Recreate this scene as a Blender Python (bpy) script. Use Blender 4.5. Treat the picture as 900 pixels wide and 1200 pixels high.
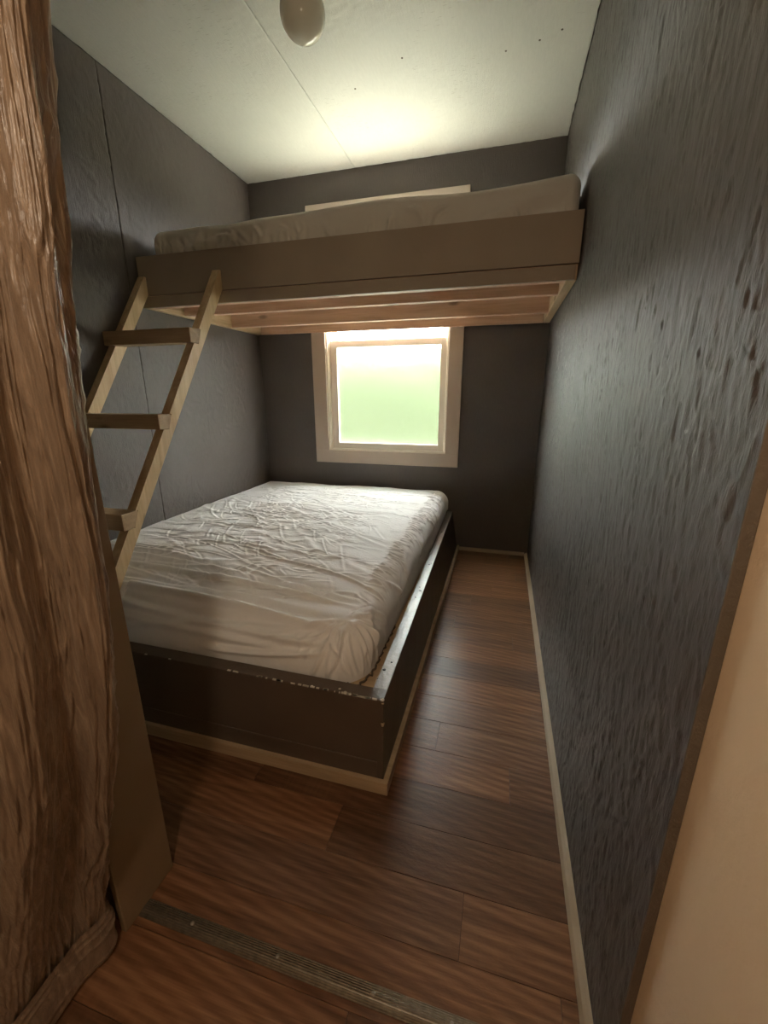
import bpy, bmesh, math, random
import numpy as np
from mathutils import Matrix, Vector

for o in list(bpy.data.objects):
    bpy.data.objects.remove(o)
C = bpy.context.scene.collection
S = bpy.context.scene

# ------------------------------------------------------------------ camera
YAW, PITCH, ROLL = 0.27265, 0.27667, -0.00156
cam_data = bpy.data.cameras.new('camera')
cam = bpy.data.objects.new('camera', cam_data)
C.objects.link(cam)
fwd = Vector((-math.sin(YAW) * math.cos(PITCH), math.cos(YAW) * math.cos(PITCH), -math.sin(PITCH)))
right = Vector((math.cos(YAW), math.sin(YAW), 0))
up = right.cross(fwd)
r2 = right * math.cos(ROLL) + up * math.sin(ROLL)
u2 = -right * math.sin(ROLL) + up * math.cos(ROLL)
m = Matrix.Identity(4)
for i in range(3):
    m[i][0], m[i][1], m[i][2] = r2[i], u2[i], -fwd[i]
m.translation = Vector((-0.2335, -2.919, 1.1025))
cam.matrix_world = m
cam_data.sensor_fit = 'VERTICAL'
cam_data.sensor_height = 24.0
cam_data.lens = 24.0 * 486.9 / 1200.0
cam_data.clip_start = 0.01
S.camera = cam

# ------------------------------------------------------------------ sky (even overcast daylight)
SKY = 37.0
world = bpy.data.worlds.new('overcast_sky')
S.world = world
world.use_nodes = True
nt = world.node_tree
nt.nodes.clear()
wo = nt.nodes.new('ShaderNodeOutputWorld')
bg = nt.nodes.new('ShaderNodeBackground')
tc = nt.nodes.new('ShaderNodeTexCoord')
sp = nt.nodes.new('ShaderNodeSeparateXYZ')
mr = nt.nodes.new('ShaderNodeMapRange')
mr.inputs['From Min'].default_value = 0.0
mr.inputs['From Max'].default_value = 1.0
mr.inputs['To Min'].default_value = SKY / 3.0
mr.inputs['To Max'].default_value = SKY
nt.links.new(tc.outputs['Generated'], sp.inputs[0])
nt.links.new(sp.outputs['Z'], mr.inputs['Value'])
nt.links.new(mr.outputs['Result'], bg.inputs['Strength'])
bg.inputs['Color'].default_value = (0.98, 0.99, 1.0, 1)
nt.links.new(bg.outputs[0], wo.inputs[0])

# ------------------------------------------------------------------ exposure
S.view_settings.view_transform = 'Standard'
S.view_settings.look = 'None'
S.view_settings.exposure = 1.2
S.view_settings.gamma = 1.0
S.view_settings.use_curve_mapping = False
S.cycles.max_bounces = 9
S.cycles.diffuse_bounces = 5
S.cycles.transmission_bounces = 6
S.cycles.sample_clamp_indirect = 6.0

HALL_LAMP_W = 5.9

# ------------------------------------------------------------------ dimensions (metres)
# x: -W .. 0 across the room, y: 0 at the window wall, towards the door negative, z up
W, H = 2.0, 2.46
DOOR_Y = -2.45
JAMB_X = -0.926

random.seed(5)
rng = np.random.default_rng(11)


# ------------------------------------------------------------------ material helpers
class Nodes:
    def __init__(self, name):
        self.mat = bpy.data.materials.new(name)
        self.mat.use_nodes = True
        self.t = self.mat.node_tree
        self.t.nodes.clear()
        self.out = self.n('ShaderNodeOutputMaterial')

    def n(self, kind, **kw):
        node = self.t.nodes.new(kind)
        for k, v in kw.items():
            if k.startswith('i_'):
                node.inputs[k[2:].replace('_', ' ')].default_value = v
            else:
                setattr(node, k, v)
        return node

    def l(self, a, b):
        self.t.links.new(a, b)

    def coord(self, scale=(1, 1, 1), rot=(0, 0, 0), out='Object', offset_random=False):
        tcn = self.n('ShaderNodeTexCoord')
        mp = self.n('ShaderNodeMapping')
        mp.inputs['Scale'].default_value = scale
        mp.inputs['Rotation'].default_value = rot
        self.l(tcn.outputs[out], mp.inputs['Vector'])
        if offset_random:
            oi = self.n('ShaderNodeObjectInfo')
            mu = self.n('ShaderNodeMath', operation='MULTIPLY')
            mu.inputs[1].default_value = 37.0
            cb = self.n('ShaderNodeCombineXYZ')
            self.l(oi.outputs['Random'], mu.inputs[0])
            for k in range(3):
                self.l(mu.outputs[0], cb.inputs[k])
            self.l(cb.outputs[0], mp.inputs['Location'])
        return mp.outputs['Vector']

    def noise(self, vec, scale=5, detail=4, rough=0.55, dist=0.0):
        nn = self.n('ShaderNodeTexNoise')
        nn.inputs['Scale'].default_value = scale
        nn.inputs['Detail'].default_value = detail
        nn.inputs['Roughness'].default_value = rough
        nn.inputs['Distortion'].default_value = dist
        if vec is not None:
            self.l(vec, nn.inputs['Vector'])
        return nn.outputs['Fac']

    def ramp(self, fac, stops):
        r = self.n('ShaderNodeValToRGB')
        e = r.color_ramp.elements
        while len(e) < len(stops):
            e.new(0.5)
        for el, (p, c) in zip(e, stops):
            el.position = p
            el.color = c if len(c) == 4 else (*c, 1)
        self.l(fac, r.inputs['Fac'])
        return r.outputs['Color']

    def math(self, op, a, b=None, clamp=False):
        mn = self.n('ShaderNodeMath', operation=op)
        mn.use_clamp = clamp
        for k, v in enumerate((a, b)):
            if v is None:
                continue
            if isinstance(v, (int, float)):
                mn.inputs[k].default_value = v
            else:
                self.l(v, mn.inputs[k])
        return mn.outputs[0]

    def mix(self, fac, a, b, blend='MIX'):
        mx = self.n('ShaderNodeMix', data_type='RGBA', blend_type=blend)
        for idx, v in ((0, fac), (6, a), (7, b)):
            if isinstance(v, (int, float)):
                mx.inputs[idx].default_value = v
            elif isinstance(v, tuple):
                mx.inputs[idx].default_value = v if len(v) == 4 else (*v, 1)
            else:
                self.l(v, mx.inputs[idx])
        return mx.outputs[2]

    def bump(self, height, dist=0.01, strength=1.0, normal=None):
        b = self.n('ShaderNodeBump')
        b.inputs['Distance'].default_value = dist
        b.inputs['Strength'].default_value = strength
        self.l(height, b.inputs['Height'])
        if normal is not None:
            self.l(normal, b.inputs['Normal'])
        return b.outputs['Normal']

    def principled(self, color=(0.5, 0.5, 0.5), rough=0.6, normal=None, spec=0.5, **kw):
        p = self.n('ShaderNodeBsdfPrincipled')
        if isinstance(color, tuple):
            p.inputs['Base Color'].default_value = color if len(color) == 4 else (*color, 1)
        else:
            self.l(color, p.inputs['Base Color'])
        if isinstance(rough, (int, float)):
            p.inputs['Roughness'].default_value = rough
        else:
            self.l(rough, p.inputs['Roughness'])
        p.inputs['Specular IOR Level'].default_value = spec
        for k, v in kw.items():
            p.inputs[k.replace('_', ' ')].default_value = v
        if normal is not None:
            self.l(normal, p.inputs['Normal'])
        self.l(p.outputs[0], self.out.inputs['Surface'])
        return p


def osb_paint(name, base, plane, relief=0.004, rough=0.5, var=0.25, spec=0.5, flecks=None):
    N = Nodes(name)
    fine = N.noise(N.coord((1, 1, 1)), 140, 4, 0.6)
    st = (1, 60, 9) if plane == 'x' else (60, 1, 9) if plane == 'y' else (60, 9, 1)
    grain = N.noise(N.coord(st), 3, 5, 0.65)
    mid = N.noise(N.coord((1, 1, 1)), 3.2, 3, 0.55)
    hh = N.math('ADD', grain, N.math('MULTIPLY', fine, 0.35))
    nrm = N.bump(hh, relief, 1.0)
    lo = tuple(c * (1 - var) for c in base)
    hi = tuple(min(1, c * (1 + var)) for c in base)
    col = N.ramp(N.math('ADD', N.math('MULTIPLY', grain, 0.6), N.math('MULTIPLY', mid, 0.4)), [(0.3, lo), (0.7, hi)])
    if flecks:                                 # bare or stained strand flecks in the paint
        fv = N.n('ShaderNodeTexVoronoi', voronoi_dimensions='2D')
        fv.inputs['Scale'].default_value = 1
        N.l(N.coord((9, 85, 1), (0, 0, 0.7)), fv.inputs['Vector'])
        sel = N.ramp(fv.outputs['Distance'], [(0.0, (1, 1, 1)), (0.11, (0, 0, 0))])
        zone = N.ramp(N.noise(N.coord((1, 1, 1)), 3.4, 5), [(0.50, (0, 0, 0)), (0.62, (1, 1, 1))])
        col = N.mix(N.math('MULTIPLY', N.math('MULTIPLY', sel, zone), 0.7), col, flecks)
    r = N.math('ADD', N.math('MULTIPLY', grain, 0.25), rough - 0.12)
    N.principled(col, r, nrm, spec)
    return N.mat


def wood(name, c_lo, c_hi, axis, rough=0.6, knots=True, spec=0.35, scale=1.0, ring=1.0):
    N = Nodes(name)
    s = {'x': (1.2, 16, 16), 'y': (16, 1.2, 16), 'z': (16, 16, 1.2)}[axis]
    v = N.coord(tuple(a * scale for a in s), offset_random=True)
    g = N.noise(v, 1.6, 6, 0.62, 0.6)
    s2 = {'x': (4, 160, 160), 'y': (160, 4, 160), 'z': (160, 160, 4)}[axis]
    fibre = N.noise(N.coord(s2, offset_random=True), 1.0, 3, 0.5)
    f = N.math('ADD', N.math('MULTIPLY', g, 0.75), N.math('MULTIPLY', fibre, 0.25))
    col = N.ramp(f, [(0.32, c_lo), (0.62, c_hi)])
    if knots:
        sk = {'x': (3.2, 9, 9), 'y': (9, 3.2, 9), 'z': (9, 9, 3.2)}[axis]
        vo = N.n('ShaderNodeTexVoronoi')
        vo.inputs['Scale'].default_value = 1.0
        N.l(N.coord(sk, offset_random=True), vo.inputs['Vector'])
        k = N.ramp(vo.outputs['Distance'], [(0.05, (1, 1, 1)), (0.13, (0, 0, 0))])
        col = N.mix(N.math('MULTIPLY', k, 0.75), col, tuple(c * 0.35 for c in c_lo))
    N.principled(col, rough, N.bump(f, 0.0012, 0.6), spec)
    return N.mat


def paint(name, base, rough=0.6, bump=0.0008, var=0.1, spec=0.4, scale=60, chips=None):
    N = Nodes(name)
    n1 = N.noise(N.coord((1, 1, 1)), scale, 5, 0.6)
    n2 = N.noise(N.coord((1, 1, 1)), 3, 3, 0.5)
    col = N.ramp(n2, [(0.3, tuple(c * (1 - var) for c in base)), (0.7, tuple(c * (1 + var) for c in base))])
    if chips:
        ch = N.ramp(N.noise(N.coord((1, 1, 1)), chips[0], 5, 0.7), [(chips[1], (0, 0, 0)), (chips[1] + 0.015, (1, 1, 1))])
        col = N.mix(ch, col, chips[2])
    N.principled(col, rough, N.bump(n1, bump, 1.0), spec)
    return N.mat


M = {}
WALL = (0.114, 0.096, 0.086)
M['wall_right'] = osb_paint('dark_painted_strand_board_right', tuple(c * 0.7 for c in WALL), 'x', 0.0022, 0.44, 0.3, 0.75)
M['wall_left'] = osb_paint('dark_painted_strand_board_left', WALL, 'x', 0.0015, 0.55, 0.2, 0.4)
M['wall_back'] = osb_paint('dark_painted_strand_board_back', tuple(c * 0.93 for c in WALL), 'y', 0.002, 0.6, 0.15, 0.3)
M['ceiling'] = osb_paint('white_painted_strand_board', (0.70, 0.70, 0.64), 'z', 0.0012, 0.55, 0.06, 0.35,
                         flecks=(0.27, 0.25, 0.19))
M['dark_gap'] = paint('dark_gap', (0.012, 0.011, 0.01), 0.9)
M['gap_brown'] = paint('brown_joint', (0.05, 0.022, 0.012), 0.6)
M['beige'] = paint('beige_wall_paint', (0.80, 0.635, 0.45), 0.6, 0.0012, 0.04, 0.3, 45)
M['jamb'] = paint('tan_jamb_board', (0.23, 0.165, 0.098), 0.65, 0.0006, 0.08, 0.25, 120)
M['edge_strip'] = paint('lit_strand_board_edge', (0.145, 0.118, 0.092), 0.7, 0.003, 0.2, 0.3, 90)  # dark wall paint, lightened for the hall light this edge faces
M['hall'] = paint('beige_hall_paint', (0.50, 0.38, 0.25), 0.7, 0.001, 0.05, 0.3)
M['casing'] = paint('taupe_window_casing', (0.54, 0.45, 0.37), 0.55, 0.0005, 0.05, 0.35, 90)
M['vinyl'] = paint('cream_window_frame', (0.88, 0.82, 0.72), 0.4, 0.0002, 0.03, 0.5)
M['moulding'] = paint('tan_shoe_moulding', (0.34, 0.27, 0.185), 0.5, 0.0006, 0.15, 0.4, 80)
M['pine_x'] = wood('raw_pine_joist', (0.56, 0.355, 0.245), (0.76, 0.54, 0.40), 'x', 0.65)
M['pine_y'] = wood('raw_pine_ledger', (0.52, 0.36, 0.20), (0.72, 0.54, 0.34), 'y', 0.6)
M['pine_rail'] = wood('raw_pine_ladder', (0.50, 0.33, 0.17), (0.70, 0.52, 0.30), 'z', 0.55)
M['pine_rung_shaded'] = wood('raw_pine_rung_shaded', (0.33, 0.215, 0.115), (0.49, 0.345, 0.20), 'x', 0.6)  # same wood as the rails, darkened to put shade on the rung fronts
M['fascia'] = paint('taupe_painted_fascia', (0.36, 0.29, 0.215), 0.6, 0.0008, 0.08, 0.3, 110)
M['bed_paint'] = paint('worn_brown_bed_paint', (0.105, 0.078, 0.058), 0.45, 0.0012, 0.18, 0.5, 70,
                       chips=(38, 0.755, (0.42, 0.35, 0.27)))
M['bed_top'] = paint('worn_rail_top', (0.20, 0.165, 0.14), 0.35, 0.0015, 0.3, 0.6, 55, chips=(70, 0.70, (0.5, 0.42, 0.33)))
M['bed_trim'] = wood('tan_bed_trim', (0.36, 0.27, 0.17), (0.52, 0.40, 0.26), 'x', 0.55, knots=False)
M['plywood'] = wood('bare_plywood', (0.44, 0.31, 0.18), (0.58, 0.43, 0.27), 'x', 0.65, knots=False)
M['hole'] = paint('dark_screw_hole', (0.015, 0.013, 0.012), 0.7)
M['steel'] = paint('dull_screw_steel', (0.3, 0.28, 0.25), 0.35, 0.0001, 0.1, 0.5)


def mat_threshold():
    N = Nodes('ribbed_metal_strip')
    n = N.noise(N.coord((30, 30, 30)), 3, 4)
    col = N.ramp(n, [(0.3, (0.16, 0.14, 0.11)), (0.7, (0.25, 0.22, 0.175))])
    N.principled(col, 0.42, None, 0.5, Metallic=0.75)
    return N.mat


def mat_plank():
    N = Nodes('brown_wood_plank')
    oi = N.n('ShaderNodeObjectInfo')
    v = N.coord((0.75, 26, 1), offset_random=True)
    warp = N.noise(N.coord((2.2, 5, 1), offset_random=True), 1.2, 3, 0.5)
    g = N.n('ShaderNodeTexNoise')
    g.inputs['Scale'].default_value = 1.8
    g.inputs['Detail'].default_value = 7
    g.inputs['Roughness'].default_value = 0.66
    g.inputs['Distortion'].default_value = 0.5
    N.l(v, g.inputs['Vector'])
    fine = N.noise(N.coord((3.5, 170, 1), offset_random=True), 1, 4, 0.65)
    wv = N.n('ShaderNodeTexWave', wave_type='RINGS', rings_direction='Z')
    wv.inputs['Scale'].default_value = 2.3
    wv.inputs['Distortion'].default_value = 4.5
    wv.inputs['Detail'].default_value = 3
    wv.inputs['Detail Scale'].default_value = 0.7
    N.l(N.coord((1.4, 9, 1), offset_random=True), wv.inputs['Vector'])
    f = N.math('ADD', N.math('MULTIPLY', g.outputs['Fac'], 0.52), N.math('MULTIPLY', fine, 0.34))
    f = N.math('ADD', f, N.math('MULTIPLY', wv.outputs['Fac'], 0.10))
    col = N.ramp(f, [(0.30, (0.070, 0.031, 0.0155)), (0.48, (0.158, 0.078, 0.040)), (0.66, (0.29, 0.158, 0.088))])
    tint = N.ramp(oi.outputs['Random'], [(0.0, (0.70, 0.67, 0.64)), (0.5, (1, 1, 1)), (1.0, (1.32, 1.25, 1.14))])
    col = N.mix(1.0, col, tint, 'MULTIPLY')
    # sawn marks across the board
    saw = N.noise(N.coord((95, 3, 1), offset_random=True), 1, 2, 0.5)
    zone = N.ramp(warp, [(0.5, (0, 0, 0)), (0.7, (1, 1, 1))])
    col = N.mix(N.math('MULTIPLY', N.math('MULTIPLY', zone, saw), 0.34), col, (0.36, 0.2, 0.11))
    emboss = N.noise(N.coord((75, 150, 1)), 1, 3, 0.6)
    hgt = N.math('ADD', N.math('MULTIPLY', f, 0.6), N.math('MULTIPLY', emboss, 0.7))
    N.principled(col, 0.31, N.bump(hgt, 0.0016, 0.8), 0.45)
    return N.mat


def mat_sheet(name, base):
    N = Nodes(name)
    big = N.noise(N.coord((1, 1, 1)), 5, 3)
    weave = N.noise(N.coord((1, 1, 1)), 420, 2)
    cr = N.noise(N.coord((1, 1, 1)), 38, 5, 0.6, 0.7)
    col = N.ramp(big, [(0.3, tuple(c * 0.95 for c in base)), (0.7, base)])
    h = N.math('ADD', N.math('MULTIPLY', cr, 1.0), N.math('MULTIPLY', weave, 0.08))
    p = N.principled(col, 0.85, N.bump(h, 0.0035, 0.55), 0.2)
    p.inputs['Sheen Weight'].default_value = 0.12
    return N.mat


def mat_curtain():
    N = Nodes('copper_brown_crushed_taffeta')
    v = N.coord((70, 70, 7))
    n = N.noise(v, 1.0, 5, 0.65, 1.0)
    n2 = N.noise(N.coord((1, 1, 1)), 260, 2)
    col = N.ramp(n, [(0.3, (0.115, 0.076, 0.051)), (0.55, (0.205, 0.144, 0.100)), (0.75, (0.34, 0.255, 0.188))])
    h = N.math('ADD', n, N.math('MULTIPLY', n2, 0.08))
    p = N.principled(col, 0.34, N.bump(h, 0.004, 0.8), 0.6)
    p.inputs['Sheen Weight'].default_value = 0.25
    p.inputs['Sheen Tint'].default_value = (1.0, 0.8, 0.6, 1)
    return N.mat


def mat_frosted():
    N = Nodes('reeded_obscure_glass')
    wv = N.n('ShaderNodeTexWave', wave_type='BANDS', bands_direction='X')
    wv.inputs['Scale'].default_value = 42
    wv.inputs['Distortion'].default_value = 1.5
    wv.inputs['Detail'].default_value = 2
    N.l(N.coord((1, 1, 1)), wv.inputs['Vector'])
    n = N.noise(N.coord((60, 1, 200)), 1, 3)
    h = N.math('ADD', N.math('MULTIPLY', wv.outputs['Fac'], 0.7), N.math('MULTIPLY', n, 0.5))
    b = N.bump(h, 0.002, 0.5)
    rf = N.n('ShaderNodeBsdfRefraction', distribution='GGX')
    rf.inputs['Color'].default_value = (0.81, 0.84, 0.80, 1)
    rf.inputs['Roughness'].default_value = 0.13
    rf.inputs['IOR'].default_value = 1.45
    N.l(b, rf.inputs['Normal'])
    gl = N.n('ShaderNodeBsdfGlossy')
    gl.inputs['Roughness'].default_value = 0.3
    gl.inputs['Color'].default_value = (0.9, 0.92, 0.9, 1)
    mx = N.n('ShaderNodeMixShader')
    mx.inputs[0].default_value = 0.05
    N.l(rf.outputs[0], mx.inputs[1])
    N.l(gl.outputs[0], mx.inputs[2])
    N.l(mx.outputs[0], N.out.inputs['Surface'])
    return N.mat


def mat_clear():
    N = Nodes('clear_window_glass')
    tr = N.n('ShaderNodeBsdfTransparent')
    n = N.noise(N.coord((1, 1, 1)), 6, 4)
    col = N.ramp(n, [(0.3, (0.90, 0.90, 0.88)), (0.7, (0.95, 0.955, 0.94))])
    N.l(col, tr.inputs['Color'])
    gl = N.n('ShaderNodeBsdfGlossy')
    gl.inputs['Roughness'].default_value = 0.02
    mx = N.n('ShaderNodeMixShader')
    mx.inputs[0].default_value = 0.05
    N.l(tr.outputs[0], mx.inputs[1])
    N.l(gl.outputs[0], mx.inputs[2])
    N.l(mx.outputs[0], N.out.inputs['Surface'])
    return N.mat


def mat_opal():
    N = Nodes('cream_opal_glass')
    n = N.noise(N.coord((1, 1, 1)), 14, 3)
    col = N.ramp(n, [(0.3, (0.74, 0.71, 0.56)), (0.7, (0.80, 0.77, 0.62))])
    p = N.principled(col, 0.08, None, 0.6)
    p.inputs['Coat Weight'].default_value = 0.4
    p.inputs['Coat Roughness'].default_value = 0.03
    p.inputs['Subsurface Weight'].default_value = 0.0
    return N.mat


def mat_grass():
    N = Nodes('meadow_grass')
    n = N.noise(N.coord((1, 1, 1)), 1.5, 6, 0.7)
    col = N.ramp(n, [(0.3, (0.022, 0.029, 0.015)), (0.7, (0.040, 0.045, 0.026))])
    N.principled(col, 0.9, None, 0.1)
    return N.mat


M['threshold'] = mat_threshold()
M['plank'] = mat_plank()
M['sheet'] = mat_sheet('white_cotton_sheet', (0.90, 0.895, 0.89))
M['sheet_upper'] = mat_sheet('cream_cotton_sheet', (0.70, 0.66, 0.58))
M['ticking'] = paint('mattress_ticking', (0.6, 0.57, 0.5), 0.85, 0.0005, 0.05, 0.2)
M['elastic'] = paint('dark_elastic_hem', (0.13, 0.1, 0.075), 0.85, 0.002, 0.2, 0.2, 200)
M['curtain'] = mat_curtain()
M['frosted'] = mat_frosted()
M['clear'] = mat_clear()
M['opal'] = mat_opal()
M['grass'] = mat_grass()
M['gravel'] = paint('pale_gravel', (0.23, 0.235, 0.19), 0.9, 0.01, 0.15, 0.2, 30)


# ------------------------------------------------------------------ mesh helpers
def link(name, me, mat, parent=None, smooth=False):
    o = bpy.data.objects.new(name, me)
    C.objects.link(o)
    if mat is not None and not me.materials:
        me.materials.append(mat)
    if parent is not None:
        o.parent = parent
        o.matrix_parent_inverse = Matrix.Translation(parent.location).inverted()
    if smooth:
        me.polygons.foreach_set('use_smooth', [True] * len(me.polygons))
    return o


def empty(name, loc):
    o = bpy.data.objects.new(name, None)
    o.location = loc
    o.empty_display_size = 0.1
    C.objects.link(o)
    return o


def tag(o, label, cat=None, group=None, kind=None):
    o['label'] = label
    if cat:
        o['category'] = cat
    if group:
        o['group'] = group
    if kind:
        o['kind'] = kind
    return o


def structure(o, label, cat):
    return tag(o, label, cat, kind='structure')


def bm_box(bm, lo, hi, bevel=0.0, seg=1):
    r = bmesh.ops.create_cube(bm, size=1.0)
    vs = r['verts']
    for v in vs:
        for i in range(3):
            v.co[i] = lo[i] + (v.co[i] + 0.5) * (hi[i] - lo[i])
    if bevel > 0:
        es = list({e for v in vs for e in v.link_edges})
        bmesh.ops.bevel(bm, geom=es, offset=bevel, segments=seg, profile=0.7, affect='EDGES')


def finish(name, bm, mat, parent=None, smooth=False):
    me = bpy.data.meshes.new(name)
    bm.normal_update()
    bm.to_mesh(me)
    bm.free()
    return link(name, me, mat, parent, smooth)


def box(name, lo, hi, mat, parent=None, bevel=0.0, seg=1):
    bm = bmesh.new()
    lo2 = tuple(min(a, b) for a, b in zip(lo, hi))
    hi2 = tuple(max(a, b) for a, b in zip(lo, hi))
    bm_box(bm, lo2, hi2, bevel, seg)
    return finish(name, bm, mat, parent)


def prism(name, poly, axis, a, b, mat, parent=None, bevel=0.0):
    """extrude a polygon of 2-D points along an axis from a to b (poly axes follow x,y,z order)"""
    def p3(p, t):
        return (t, p[0], p[1]) if axis == 'x' else (p[0], t, p[1]) if axis == 'y' else (p[0], p[1], t)
    bm = bmesh.new()
    v0 = [bm.verts.new(p3(p, a)) for p in poly]
    v1 = [bm.verts.new(p3(p, b)) for p in poly]
    n = len(poly)
    bm.faces.new(v0)
    bm.faces.new(v1[::-1])
    for i in range(n):
        bm.faces.new((v0[i], v1[i], v1[(i + 1) % n], v0[(i + 1) % n]))
    bmesh.ops.recalc_face_normals(bm, faces=bm.faces)
    if bevel:
        bmesh.ops.bevel(bm, geom=list(bm.edges), offset=bevel, segments=2, profile=0.6, affect='EDGES')
    return finish(name, bm, mat, parent)


def lathe(name, prof, centre, mat, parent=None, n=40):
    bm = bmesh.new()
    rings = []
    for r, z in prof:
        if r < 1e-5:
            rings.append([bm.verts.new((centre[0], centre[1], centre[2] + z))])
        else:
            rings.append([bm.verts.new((centre[0] + r * math.cos(2 * math.pi * k / n),
                                        centre[1] + r * math.sin(2 * math.pi * k / n), centre[2] + z)) for k in range(n)])
    for a, b in zip(rings[:-1], rings[1:]):
        for k in range(n):
            k2 = (k + 1) % n
            if len(a) == 1 and len(b) == 1:
                continue
            if len(a) == 1:
                bm.faces.new((a[0], b[k], b[k2]))
            elif len(b) == 1:
                bm.faces.new((a[k], b[0], a[k2]))
            else:
                bm.faces.new((a[k], b[k], b[k2], a[k2]))
    bmesh.ops.recalc_face_normals(bm, faces=bm.faces)
    return finish(name, bm, mat, parent, True)


def grid_mesh(name, P, mat, parent=None, thickness=0.0):
    """P: (n, m, 3) array of points"""
    n, mm = P.shape[:2]
    idx = np.arange(n * mm).reshape(n, mm)
    quads = np.stack([idx[:-1, :-1], idx[1:, :-1], idx[1:, 1:], idx[:-1, 1:]], -1).reshape(-1, 4)
    me = bpy.data.meshes.new(name)
    me.vertices.add(n * mm)
    me.vertices.foreach_set('co', P.reshape(-1).astype(np.float32))
    nq = len(quads)
    me.loops.add(nq * 4)
    me.loops.foreach_set('vertex_index', quads.reshape(-1).astype(np.int32))
    me.polygons.add(nq)
    me.polygons.foreach_set('loop_start', (np.arange(nq) * 4).astype(np.int32))
    me.polygons.foreach_set('loop_total', np.full(nq, 4, np.int32))
    me.update(calc_edges=True)
    me.validate()
    o = link(name, me, mat, parent, True)
    if thickness:
        md = o.modifiers.new('thickness', 'SOLIDIFY')
        md.thickness = thickness
        md.offset = -1
    return o


def value_noise(x, y, seed=0):
    g = np.random.default_rng(seed).random((256, 256))
    xi = np.floor(x).astype(int)
    yi = np.floor(y).astype(int)
    fx = x - xi
    fy = y - yi
    fx = fx * fx * (3 - 2 * fx)
    fy = fy * fy * (3 - 2 * fy)
    a = g[xi % 256, yi % 256]
    b = g[(xi + 1) % 256, yi % 256]
    c = g[xi % 256, (yi + 1) % 256]
    d = g[(xi + 1) % 256, (yi + 1) % 256]
    return (a * (1 - fx) + b * fx) * (1 - fy) + (c * (1 - fx) + d * fx) * fy


def crease(X, Y, x0, y0, x1, y1, w, amp, bend=0.0, skew=0.5):
    """one fold: a ridge with a softer lee side, along a slightly bent segment"""
    dx, dy = x1 - x0, y1 - y0
    L = math.hypot(dx, dy) + 1e-6
    tx, ty = dx / L, dy / L
    s = (X - x0) * tx + (Y - y0) * ty
    d = -(X - x0) * ty + (Y - y0) * tx
    q = np.clip(s / L, 0, 1)
    d = d - bend * L * 4 * q * (1 - q)
    over = np.maximum(0, np.maximum(-s, s - L))
    env = np.exp(-(over / (w * 2)) ** 2) * np.clip(np.minimum(q, 1 - q) * 6 + 0.25, 0, 1)
    ridge = np.exp(-(d / w) ** 2) - skew * np.exp(-((d - 1.9 * w) / (1.3 * w)) ** 2)
    return amp * ridge * env


def grid_normals(P):
    du = np.gradient(P, axis=0)
    dv = np.gradient(P, axis=1)
    n = np.cross(du, dv)
    return n / (np.linalg.norm(n, axis=2, keepdims=True) + 1e-12)


def draped_box(x0, x1, y0, y1, top, bottom, rad, nx, ny, crown=0.0, corner=0.09):
    """grid over a soft box: returns unrolled coordinates U, V and the points"""
    # inner flat rectangle
    xi0, xi1 = x0 + rad[0], x1 - rad[1]
    yi0, yi1 = y0 + rad[2], y1 - rad[3]
    drop = top - bottom
    ext = [r * math.pi / 2 + max(0, drop - r) for r in rad]
    # denser toward the borders
    U = np.linspace(xi0 - ext[0], xi1 + ext[1], nx)[:, None] * np.ones((1, ny))
    V = np.linspace(yi0 - ext[2], yi1 + ext[3], ny)[None, :] * np.ones((nx, 1))
    ex = np.where(U > xi1, U - xi1, np.where(U < xi0, U - xi0, 0.0))
    ey = np.where(V > yi1, V - yi1, np.where(V < yi0, V - yi0, 0.0))
    rx = np.where(ex >= 0, rad[1], rad[0])
    ry = np.where(ey >= 0, rad[3], rad[2])
    e = np.hypot(ex, ey)
    cx = np.abs(ex) / (e + 1e-9)
    r = rx * cx + ry * (1 - cx)
    a = np.clip(e / r, 0, math.pi / 2)
    out = r * np.sin(a)
    dn = r * (1 - np.cos(a)) + np.maximum(0, e - r * math.pi / 2)
    dn = np.minimum(dn, drop)
    ux, uy = ex / (e + 1e-9), ey / (e + 1e-9)
    X = np.clip(U, xi0, xi1) + ux * out
    Y = np.clip(V, yi0, yi1) + uy * out
    cxn = (np.clip(U, xi0, xi1) - (xi0 + xi1) / 2) / ((xi1 - xi0) / 2)
    cyn = (np.clip(V, yi0, yi1) - (yi0 + yi1) / 2) / ((yi1 - yi0) / 2)
    Z = top - dn + crown * (1 - cxn ** 2) * (1 - cyn ** 4)
    Z = np.maximum(Z, bottom)
    return U, V, np.stack([X, Y, Z], -1)


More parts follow.
